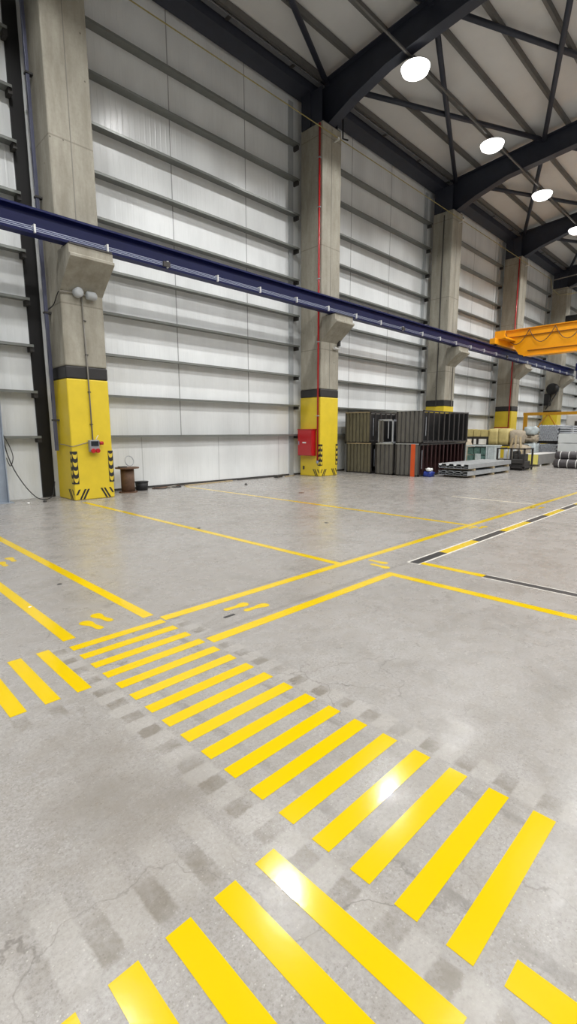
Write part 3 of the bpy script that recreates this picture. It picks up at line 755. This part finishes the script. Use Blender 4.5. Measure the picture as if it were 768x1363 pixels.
# footprints
def sole(mb, c, ang, L=.29, side=1):
    prof = [(.0, -.5), (.08, -.48), (.115, -.40), (.115, -.28), (.095, -.14), (.10, 0), (.15, .14), (.195, .26), (.20, .36), (.16, .45), (.08, .495), (-.01, .5),
            (-.10, .46), (-.165, .37), (-.175, .24), (-.145, .10), (-.105, -.02), (-.10, -.14), (-.115, -.28), (-.115, -.40), (-.08, -.48)]
    ca, sa = math.cos(ang), math.sin(ang)
    pts = []
    for u, v in prof:
        u *= L*side; v *= L
        pts.append((c[0] + v*ca - u*sa, c[1] + v*sa + u*ca))
    mb.prism(pts, 2, 0.0002, T)
def footpair(a, b, ang, lab):
    t = thing('footprint_sign', lab, 'footprint marking', ((a[0]+b[0])/2, (a[1]+b[1])/2, 0), 'yellow footprint pairs painted in the walkways')
    m1 = MB(); sole(m1, a, ang, side=1); m1.build('left_footprint', M['tape'], t)
    m2 = MB(); sole(m2, b, ang, side=-1); m2.build('right_footprint', M['tape'], t)
PI = math.pi
footpair((1.66, 4.16), (1.80, 4.27), -PI/2+.2+PI, 'yellow footprint pair nearest the zebra crossing, left')
footpair((1.85, 7.2), (1.70, 7.02), PI/2, 'yellow footprint pair cut by the left edge')
footpair((2.86, 3.60), (2.99, 3.45), -.06, 'yellow footprint pair nearest in the main walkway')
footpair((5.245, 3.58), (5.09, 3.44), -PI/2, 'yellow footprint pair by the corner of the main walkway')
footpair((8.40, 3.72), (8.53, 3.60), 0, 'yellow footprint pair beside the black and yellow dashes')
footpair((11.54, 3.77), (11.68, 3.63), 0, 'faint small yellow footprint pair farthest along the walkway')
tag(MB().box(2.60, 2.72, 3.44, 3.47, .0002, .004).build('paint_chip', M['clip']), 'tiny dark strip on the floor beside nearest walkway footprints', 'debris')
for (x, y, r, c, lab) in ((4.9, 7.2, .035, 'clip', 'dark fleck on floor between the first two cross lines'), (9.9, 9.4, .09, 'wooddk', 'brown scrap on the floor beyond the second cross line'),
                          (6.9, 5.9, .04, 'clip', 'dark fleck on the floor near the longest yellow line'), (1.9, 5.6, .03, 'clip', 'dark fleck in the left footprint walkway'),
                          (1.42, 5.05, .02, 'white', 'tiny white crumb beside the left walkway line')):
    tag(MB().lathe((x, y, 0), [(r, 0), (r*.8, r*.15), (r*.3, r*.25)], 6).build('floor_crumb', M[c]), lab, 'debris')

# ------------------------------------------------------------------ crates
def corr(mb, x, y0, y1, z0, z1, pitch, d=.06):
    """corrugated sheet on the plane x, facing -x"""
    n = max(2, round((y1-y0)/pitch)); p = (y1-y0)/n; pts = []
    for i in range(n):
        a = y0+i*p
        pts += [(x, a), (x, a+p*.62), (x+d, a+p*.68), (x+d, a+p*.92)]
    pts.append((x, y1)); back = [(x+d+.01, y1), (x+d+.01, y0)]
    mb.prism(pts+back, 2, z0, z1)
def crate(lab, x0, x1, y0, y1, z0, z1, cm, bars, inner, side_open=True, strip_on=False):
    t = thing('steel_crate', lab, 'crate', ((x0+x1)/2, (y0+y1)/2, z0), 'stacked corrugated steel crates')
    s = .06
    fr = MB()
    for (x, y) in ((x0, y0), (x1-s, y0), (x0, y1-s), (x1-s, y1-s)): fr.box(x, x+s, y, y+s, z0, z1)
    for z in (z0+.02, z1-s):
        fr.box(x0, x1, y0, y0+s*.8, z, z+s*.9); fr.box(x0, x1, y1-s*.8, y1, z, z+s*.9)
        fr.box(x0, x0+s*.8, y0, y1, z, z+s*.9); fr.box(x1-s*.8, x1, y0, y1, z, z+s*.9)
    fr.build('frame', M['framek'], t)
    pn_ = MB(); corr(pn_, x0-.012, y0+.04, y1-.01, z0+.05, z1-.03, .185); pn_.build('end_panel', M[cm], t)
    MB().box(x1-.04, x1-.03, y0+.02, y1-.02, z0+.05, z1-.03).build('far_panel', M[inner], t)
    MB().box(x0+.04, x1-.04, y1-.05, y1-.04, z0+.05, z1-.03).build('back_panel', M[inner], t)
    MB().box(x0+.04, x1-.04, y0+.05, y1-.05, z0+.05, z0+.08).build('base_deck', M[inner], t)
    MB().box(x0-.02, x0+.03, y0+.02, y1-.02, z1-.03, z1+.002).build('top_edge', M['wood' if cm == 'corr_a' else 'galv'], t)
    for k in range(bars):
        xx = x0 + (x1-x0)*(k+1)/(bars+1)
        MB().box(xx-.03, xx+.03, y0+.005, y0+.045, z0+.06, z1-.05).build('side_bar', M['framek'] if inner == 'black' else M['maroon'], t)
    MB().box(x0+.2, x0+.215, y0-.015, y0+.0, z0+.3, z1-.25).build('latch_rod', M['galvd'], t)
    if strip_on:
        MB().box(x0-.025, x0-.008, y0+.16, y0+.34, z0+.0, z1-.02).build('orange_strip', M['orangestrip'], t)
    return t
crate('olive corrugated steel crate, lower one at the left of the stack', 16.6, 20.4, 11.80, 13.10, 0, 1.25, 'corr_a', 9, 'black')
crate('olive corrugated steel crate, upper one at the left of the stack', 16.6, 20.4, 11.88, 13.18, 1.255, 2.52, 'corr_a', 9, 'black')
crate('grey corrugated steel crate, lower one in middle of the stack', 16.58, 20.4, 10.72, 11.58, 0, 1.25, 'corr_b', 9, 'black')
crate('grey corrugated steel crate with orange strip, lower right', 16.6, 20.5, 9.6, 10.66, 0, 1.26, 'corr_b', 11, 'maroon', strip_on=True)
crate('grey corrugated steel crate, tallest on the right, upper level', 16.72, 20.5, 9.55, 10.72, 1.26, 2.52, 'corr_b', 8, 'black')
# the small open crate on top of the middle one
t = thing('steel_crate', 'small open steel crate, upper one in middle of the stack', 'crate', (18.4, 11.15, 1.25), 'stacked corrugated steel crates')
fr = MB()
for (x, y) in ((16.62, 10.8), (18.4, 10.8), (16.62, 11.46), (18.4, 11.46)): fr.box(x, x+.05, y, y+.05, 1.25, 2.2)
fr.box(16.62, 18.45, 10.8, 10.84, 2.15, 2.2).box(16.62, 18.45, 11.47, 11.51, 2.15, 2.2).box(16.62, 16.66, 10.8, 11.5, 2.15, 2.2).box(16.62, 18.45, 10.8, 11.5, 1.25, 1.3)
fr.build('frame', M['galvd'], t)
q = MB(); corr(q, 16.61, 11.27, 11.5, 1.28, 2.17, .12); q.build('end_panel', M['corr_b'], t)
MB().box(17.0, 18.4, 11.44, 11.46, 1.28, 2.15).box(18.40, 18.42, 10.8, 11.5, 1.28, 2.15).build('back_panel', M['black'], t)
MB().box(16.64, 16.67, 11.02, 11.05, 1.45, 2.15).build('middle_post', M['galvd'], t)
# grey board and dark blocks left of crates
tag(MB().box(16.9, 16.95, 13.2, 13.43, 0, 1.2).build('leaning_board', M['meshgrey']), 'grey board standing behind column and left of olive crates', 'board')
tag(MB().box(16.88, 17.4, 13.2, 13.43, 1.205, 1.6).build('dark_block', M['black']), 'dark block beside the upper olive crate against the wall', 'block')

# ------------------------------------------------------------------ galvanised sheets on bearers
def sheet_pack(lab, x0, x1, y0, y1, z0, z1, layers):
    t = thing('sheet_pack', lab, 'metal sheets', ((x0+x1)/2, (y0+y1)/2, z0), 'packs of profiled metal sheets on the floor')
    n = 4; p = (y1-y0)/n; h = z1-z0
    for k in range(layers):
        za = z0 + h*k/layers; zb = za + h/layers*.9; pts = []
        for i in range(n):
            a = y0+i*p
            pts += [(a, zb), (a+p*.52, zb), (a+p*.62, za+.02), (a+p*.9, za+.02)]
        pts += [(y1, zb), (y1, zb-.012)]
        low = [(yy, zz-.012) for (yy, zz) in reversed(pts[:-2])]
        MB().prism(pts+low, 0, x0, x1).build('sheet', M['galv'], t)
    MB().box(x0+.03, x1-.02, y0+.03, y1-.03, z0+.004, z0+.02).build('inner_sheet', M['galvd'], t)
    MB().box(x0, x1, y0-.006, y0+.004, z0+.01, z1-.02).build('edge_lip', M['galv'], t)
    return t
for (z, l) in ((.0, 'lower'), (.26, 'upper')):
    for k, x in enumerate((17.75, 19.5, 20.95)):
        tag(MB().box(x, x+.09, 7.92, 9.15, z, z+.075).build('timber_bearer', M['wood']), '%s timber bearer, %s from the left, under the silver sheets' % (l, ORD[k]), 'timber')
sheet_pack('lower pack of silver profiled sheets on timber bearers', 17.3, 21.3, 7.98, 9.15, .075, .255, 2)
sheet_pack('upper pack of silver profiled sheets on timber bearers', 17.3, 21.35, 7.96, 9.15, .335, .52, 2)
# ------------------------------------------------------------------ far goods
def wrapped(name, lab, x0, x1, y0, y1, z0, z1, m, cat, rnd=.05, jig=.03, group=None):
    """a slightly irregular wrapped block"""
    mb = MB(); nx, ny_, nz_ = 4, 5, 4; n0 = len(mb.v); idx = {}
    for i in range(nx+1):
        for j in range(ny_+1):
            for k in range(nz_+1):
                if i in (0, nx) or j in (0, ny_) or k in (0, nz_):
                    e = (i in (0, nx)) + (j in (0, ny_)) + (k in (0, nz_))
                    s = 1 - (rnd if e >= 2 else 0)
                    cx, cy, cz = (x0+x1)/2, (y0+y1)/2, (z0+z1)/2
                    px = x0+(x1-x0)*i/nx + random.uniform(-jig, jig); py = y0+(y1-y0)*j/ny_ + random.uniform(-jig, jig)
                    pz = z0+(z1-z0)*k/nz_ + (random.uniform(-jig, jig) if k else 0)
                    idx[(i, j, k)] = len(mb.v); mb.v.append((cx+(px-cx)*s, cy+(py-cy)*s, (cz+(pz-cz)*s) if k else z0))
    def q(*a): mb.f.append(tuple(idx[t_] for t_ in a))
    for j in range(ny_):
        for k in range(nz_):
            for i in (0, nx): q((i, j, k), (i, j+1, k), (i, j+1, k+1), (i, j, k+1))
    for i in range(nx):
        for k in range(nz_):
            for j in (0, ny_): q((i, j, k), (i+1, j, k), (i+1, j, k+1), (i, j, k+1))
        for j in range(ny_):
            for k in (0, nz_): q((i, j, k), (i+1, j, k), (i+1, j+1, k), (i, j+1, k))
    o = mb.build(name, M[m], smooth=True); return tag(o, lab, cat, group)

wrapped('tarp_bundle', 'blue wrapped bundle on the floor left of the silver sheets', 16.8, 17.22, 9.22, 9.52, 0, .20, 'blueplastic', 'bundle', .12, .03)
wrapped('paper_bundle', 'white crumpled bundle on top of the blue wrapped bundle', 16.85, 17.12, 9.26, 9.46, .225, .32, 'white', 'bundle', .15, .025)
# green cartons in clear film, on a wooden frame
t = thing('film_wrapped_pallet', 'pallet of green goods in clear film right of the crates', 'pallet', (24.9, 10.7, 0))
MB().box(24.5, 25.4, 9.95, 11.5, 0, .1).build('pallet_base', M['wood'], t)
for j in range(3):
    for k in range(2):
        MB().box(24.56+.02*j, 25.3, 10.38+.36*j, 10.70+.36*j, .12+.42*k, .50+.42*k).build('green_carton', M['green'], t, bevel=.02)
MB().box(24.5, 25.3, 9.98, 10.33, .12, .98).build('film_bundle', M['film'], t, bevel=.03)
MB().box(24.48, 25.35, 9.95, 11.5, .96, 1.03).box(24.48, 24.54, 11.44, 11.5, .1, .98).box(24.48, 24.54, 9.95, 10.01, .1, .98).box(24.48, 24.54, 10.34, 10.40, .1, .98).box(24.49, 24.52, 10.65, 10.95, .1, .6).build('film_cover', M['film'], t, bevel=.015)
# dark post pallet
t = thing('post_pallet', 'dark steel post pallet with rails, behind the silver sheets', 'stillage', (22.8, 8.4, 0))
fr = MB()
for (x, y) in ((22.4, 7.78), (23.4, 7.78), (22.4, 8.95), (23.4, 8.95), (22.4, 8.35)): fr.box(x, x+.07, y, y+.07, 0, .98)
fr.box(22.4, 23.47, 7.78, 7.84, .92, .98).box(22.4, 23.47, 8.96, 9.02, .92, .98).box(22.4, 22.46, 7.78, 9.02, .92, .98).box(22.4, 23.47, 7.78, 9.02, .1, .16)
fr.build('frame', M['framek'], t)
MB().box(22.5, 23.4, 7.86, 8.9, .02, .4).box(22.55, 23.2, 7.9, 8.3, .4, .72).box(22.7, 23.2, 8.35, 8.42, .4, .85).box(22.42, 22.5, 7.8, 9.0, .30, .5).build('dark_load', M['clip'], t, bevel=.03)
for k in range(3): MB().lathe((22.6+.25*k, 8.1+.1*k, .4), [(.06, 0), (.07, .4), (.03, .5)], 10).build('upright_load', M['framek'], t, smooth=True)
for k in range(3): tag(MB().box(23.1, 23.3, 8.45+.2*k, 8.57+.2*k, .402, .90).build('white_tube', M['whitepanel'], bevel=.02), '%s pale upright piece inside the dark post pallet' % ['right', 'middle', 'left'][k], 'profile', 'pale uprights in the dark post pallet')
# dark table with yellow boxes
t = thing('dark_trestle', 'dark steel trestle holding the small yellowish boxes', 'table', (28.3, 12.4, 0))
MB().box(28, 29, 11.8, 13.2, 1.3, 1.42).build('top', M['framek'], t)
for (x, y) in ((28, 11.8), (28.9, 11.8), (28, 12.4), (28.9, 13.1), (28, 13.1)): MB().box(x, x+.1, y, y+.1, 0, 1.3).build('leg', M['framek'], t)
MB().box(28.0, 28.06, 11.8, 13.2, .9, .98).build('cross_rail', M['framek'], t)
for k, (a, b) in enumerate(((12.75, 13.15), (12.3, 12.7), (11.85, 12.27))):
    tag(MB().box(28.05, 28.7, a, b, 1.42, 1.86-.02*k).build('yellow_box', M['card'], bevel=.02), '%s small yellowish box on the dark trestle' % ['left', 'middle', 'right'][k], 'box', 'small boxes on the trestle')
tag(MB().box(28.3, 28.8, 11.9, 12.3, .05, .8).build('carton', M['card'], bevel=.02), 'yellowish carton under the dark trestle', 'box')
tag(MB().box(28.25, 28.35, 13.2, 13.42, 0, 2.3).build('leaning_board', M['white'], bevel=.01), 'white board standing right behind the tall crate', 'board')
t = thing('low_rack', 'low dark rack carrying the large yellow wrapped boxes', 'rack', (28.4, 11, 0))
MB().box(27.9, 29, 9.9, 11.75, .9, .98).build('deck', M['framek'], t)
for (x, y) in ((27.9, 9.9), (28.9, 9.9), (27.9, 11.65), (28.9, 11.65)): MB().box(x, x+.1, y, y+.1, 0, .9).build('leg', M['framek'], t)
for k, (a, b) in enumerate(((11.22, 11.75), (10.66, 11.2))):
    wrapped('wrapped_box', '%s large yellow wrapped box on the low rack' % ['left', 'middle'][k], 27.9, 28.8, a, b, .98, 1.88, 'card', 'box', .03, .02, 'large wrapped boxes on the rack')
wrapped('wrapped_bale', 'rounded brown grey bale at right end of the low rack', 27.9, 28.8, 10.0, 10.62, .98, 1.8, 'bag', 'bale', .14, .04)
# pink grey bags in front of the trestle
wrapped('bag_heap', 'brownish bag right of the crates, below the yellow boxes', 26.2, 26.9, 12.1, 12.9, 0, 1.25, 'bag', 'bag', .2, .08)
wrapped('bag_heap', 'smaller dark bag under the trestle beside the brownish bag', 26.4, 27.0, 11.2, 11.9, 0, .95, 'roll', 'bag', .2, .08)
# beige bag pile with slats
wrapped('bag_heap', 'beige bag lying behind the dark post pallet', 27.1, 27.75, 9.3, 10.3, 0, 1.0, 'bag', 'bag', .15, .07)
wrapped('bag_heap', 'light grey filmed bag pile left of the tube bundles', 29.04, 29.6, 9.52, 10.4, 0, 1.1, 'film', 'bag', .15, .07)
wrapped('bag_heap', 'crumpled beige sack on top of the grey bag pile', 29.04, 29.55, 9.55, 10.35, 1.13, 1.5, 'bag', 'bag', .15, .08)
wrapped('film_roll', 'white filmed bundle beside the upper tube bundle', 29.06, 29.55, 9.6, 10.3, 1.53, 1.98, 'film', 'bundle', .15, .06)
for k, (ya_, yb_, zt) in enumerate(((9.45, 9.75, 1.42), (9.85, 9.95, 1.5), (10.2, 10.12, 1.36))):
    tag(MB().bar((26.85, ya_, .02), (27.2-.02*k, yb_, zt), .09, .05).build('timber_stick', M['wood']), '%s pale stick leaning upright against the beige bag' % ['right', 'middle', 'left'][k], 'stick', 'sticks by the beige bag')
# tube bundles
def tubes(lab, x, y0, y1, z0, z1, L=3.0, step=.105):
    t = thing('tube_bundle', lab, 'tubes', (x+L/2, (y0+y1)/2, z0), 'bundles of grey steel tubes')
    r = step*.47; row = 0; z = z0+r; cnt = 0; rest = MB()
    while z < z1-r*.5:
        y = y0 + r + (row % 2)*step/2
        while y < y1-r*.5:
            if cnt < 95: MB().tube([(x, y, z), (x+L, y, z)], r, 8).build('tube', M['galvd'], t, smooth=True)
            cnt += 1; y += step
        z += step*.88; row += 1
    return t
MB_ = None
tag(MB().box(30.1, 30.25, 8.66, 9.86, 0, .45).build('timber_bearer', M['wooddk']), 'brown bearer under the lower tube bundle, near end', 'timber')
tag(MB().box(32.3, 32.45, 8.66, 9.86, 0, .45).build('timber_bearer', M['wooddk']), 'brown bearer under the lower tube bundle, far end', 'timber')
tubes('lower bundle of grey steel tubes seen from their ends', 30.0, 8.72, 9.80, .45, 1.08, 2.6, .125)
tag(MB().box(30.1, 30.2, 8.7, 9.84, 1.04, 1.18).box(32.3, 32.4, 8.7, 9.84, 1.04, 1.18).build('timber_bearer', M['black']), 'dark spacer between the two tube bundles', 'timber')
tubes('upper bundle of grey steel tubes seen from their ends', 30.0, 8.72, 9.80, 1.18, 2.05, 2.6, .125)
t = thing('flat_bar_stack', 'stack of grey flat bars right of the upper tube bundle', 'metal bars', (30.5, 8.5, 1.6))
for k in range(4): MB().box(30.0, 32.4, 8.0, 8.66, 1.62+.11*k, 1.69+.11*k).build('bar', M['galvd'], t)
# white panel stack carries the bars
t = thing('white_panel_stack', 'two thick white insulated panels stacked, right of tube bundles', 'panels', (29.6, 7.9, .6))
MB().box(29.0, 32.5, 5.6, 8.42, .64, 1.07).build('lower_panel', M['whitepanel'], t, bevel=.01)
MB().box(29.0, 32.5, 5.6, 8.42, 1.10, 1.60).build('upper_panel', M['whitepanel'], t, bevel=.01)
for y in (8.1, 6.9, 5.8): MB().box(29.2, 32.3, y, y+.15, 0, .64).build('support', M['black'], t)
# foam bale
t = thing('foam_panel_pack', 'long panel pack with yellow end and white top on floor', 'panels', (26.2, 8.2, .05))
MB().box(25.6, 28.6, 8.27, 8.92, .10, .58).build('yellow_core', M['cream'], t)
MB().box(25.62, 28.6, 8.24, 8.268, .10, .58).build('grey_side', M['greyfoam'], t)
MB().box(25.6, 28.6, 8.25, 8.93, .582, .61).build('white_top', M['white'], t)
for x in (26.0, 27.6): MB().box(x, x+.15, 8.26, 8.9, 0, .1).build('bearer', M['white'], t)
# dark rolls with white straps
def roll(lab, x, z, y0, y1, r):
    t = thing('wrapped_roll', lab, 'roll', (x, (y0+y1)/2, z-r), 'dark wrapped rolls at the right edge')
    n = 8; pr = [(r*.55, 0), (r*.95, .04)] + [(r*(1-.03*(i % 2)), .04+(y1-y0-.08)*i/n) for i in range(1, n)] + [(r*.95, y1-y0-.04), (r*.55, y1-y0)]
    MB().lathe((x, y0, z), pr, 18, 'y').build('roll_body', M['roll'], t, smooth=True)
    y = y1-.28
    while y > y0+.1:
        MB().lathe((x, y, z), [(r*1.01, 0), (r*1.02, .015), (r*1.01, .03)], 18, 'y').build('strap', M['white'], t); y -= .36
roll('lower front dark roll with white straps at right edge', 25.4, .21, 4.9, 7.48, .21)
roll('lower rear dark roll with white straps at right edge', 25.84, .21, 4.9, 7.4, .21)
roll('upper dark roll with white straps at right edge', 25.62, .58, 4.9, 7.5, .19)
roll('upper rear dark roll, topmost at right edge', 26.02, .6, 4.9, 7.0, .18)
# site cabin
cbn = thing('white_cabin', 'white cabin with a dark framed window at right edge', 'cabin', (37.5, 7.5, 0))
MB().box(36, 39.5, 4.5, 10.1, 0, 2.85).build('body', M['whitepanel'], cbn, bevel=.12)
w = MB().box(35.97, 36.01, 7.0, 9.55, 1.45, 2.38).build('window_frame', M['clip'], cbn)
MB().box(35.95, 35.975, 8.2, 9.35, 1.5, 2.28).build('window_pane', M['glass'], w)
# low gantry frame
t = thing('gantry_frame', 'mustard yellow steel frame standing in front of farthest columns', 'frame', (33.2, 10, 0))
MB().box(33, 33.15, 6.5, 11.75, 2.72, 2.90).build('top_beam', M['mustard'], t)
MB().box(33, 33.12, 11.5, 11.72, 0, 2.72).build('post', M['mustard'], t)
MB().box(33, 33.12, 6.5, 6.7, 0, 2.72).build('post', M['mustard'], t)
MB().bar((33.08, 10.35, 2.72), (33.08, 10.9, 1.9), .07, .1, (1, 0, 0)).bar((33.08, 10.25, 2.72), (33.08, 9.7, 1.9), .07, .1, (1, 0, 0)).build('v_brace', M['mustard'], t)
# dark motor on farthest column and items there
t = thing('wall_fan', 'dark round blower mounted on side of farthest column', 'fan', (41.6, 12.8, 4.4))
MB().lathe((41.3, 12.75, 4.95), [(.2, 0), (.42, .05), (.42, .4), (.3, .55)], 18, 'x').build('drum', M['black'], t, smooth=True)
MB().box(41.4, 41.9, 12.9, 13.3, 3.7, 4.6).build('motor', M['black'], t, bevel=.04)
MB().bar((41.35, 12.4, 4.6), (41.35, 13.1, 3.4), .08, .08).build('arm', M['clip'], t)
tag(MB().box(41.86, 42.5, 11.4, 12.38, 9.6, 10.3).build('column_box', M['black'], bevel=.05), 'black box high on the farthest column, right edge', 'box')
t = thing('end_stop', 'navy blue bracket at the far end of the crane runway', 'bracket', (43.2, 11.4, 6.3))
MB().box(42.6, 43.3, 10.4, 11.6, 6.3, 6.85).build('bracket', M['blue'], t)
MB().box(42.7, 43.2, 10.5, 11.55, 5.7, 6.3).build('lower_box', M['bluegrey'], t)

# ------------------------------------------------------------------ orange bridge crane
bc = thing('bridge_crane', 'orange overhead bridge crane on the blue runway', 'crane', (30.3, 11.96, 6.51))
MB().box(28.1, 32.6, 11.80, 12.12, 6.56, 6.86).build('end_truck', M['orange'], bc, bevel=.02)
for x in (28.5, 32.1): MB().lathe((x, 11.86, 6.66), [(.15, 0), (.15, .16)], 18, 'y').build('wheel', M['clip'], bc)
g = MB().prism([(12.15, 7.48), (12.15, 6.86), (11.5, 6.62), (11.2, 6.12), (10.8, 6.0), (-14.5, 6.0), (-14.5, 7.48)], 0, 30.0, 30.7)
g.build('main_girder', M['orange'], bc)
MB().box(29.9, 30.8, -14.5, 12.2, 7.48, 7.52).box(29.92, 30.0, -14.5, 10.9, 5.97, 6.02).build('flange', M['orange'], bc)
MB().box(29.93, 29.998, -14.5, 12.1, 7.10, 7.13).build('ledge', M['orangedk'], bc)
MB().box(29.93, 29.998, -14.5, 10.7, 6.26, 6.29).build('ledge', M['orangedk'], bc)
MB().box(28.5, 29.98, 11.4, 12.1, 6.86, 6.95).box(28.6, 28.7, 11.5, 12.05, 6.95, 7.3).build('drive_platform', M['orange'], bc)
y = 12.0
while y > 2:
    a = y; b = y-1.35
    MB().tube([V((29.88, a+(b-a)*s_/10, 7.42-.75*(1-((s_-5)/5.0)**2))) for s_ in range(11)], .022, 6, caps=False).build('festoon_cable', M['wooddk'], bc)
    y = b

# ------------------------------------------------------------------ world and view
w = bpy.data.worlds.new('world'); SC.world = w; w.use_nodes = True
bg = w.node_tree.nodes['Background']; bg.inputs[0].default_value = (0.6, 0.65, 0.7, 1); bg.inputs[1].default_value = 0.05
vs = SC.view_settings
vs.view_transform = 'Standard'; vs.look = 'None'; vs.gamma = 1.0; vs.use_curve_mapping = False; vs.exposure = 0.0
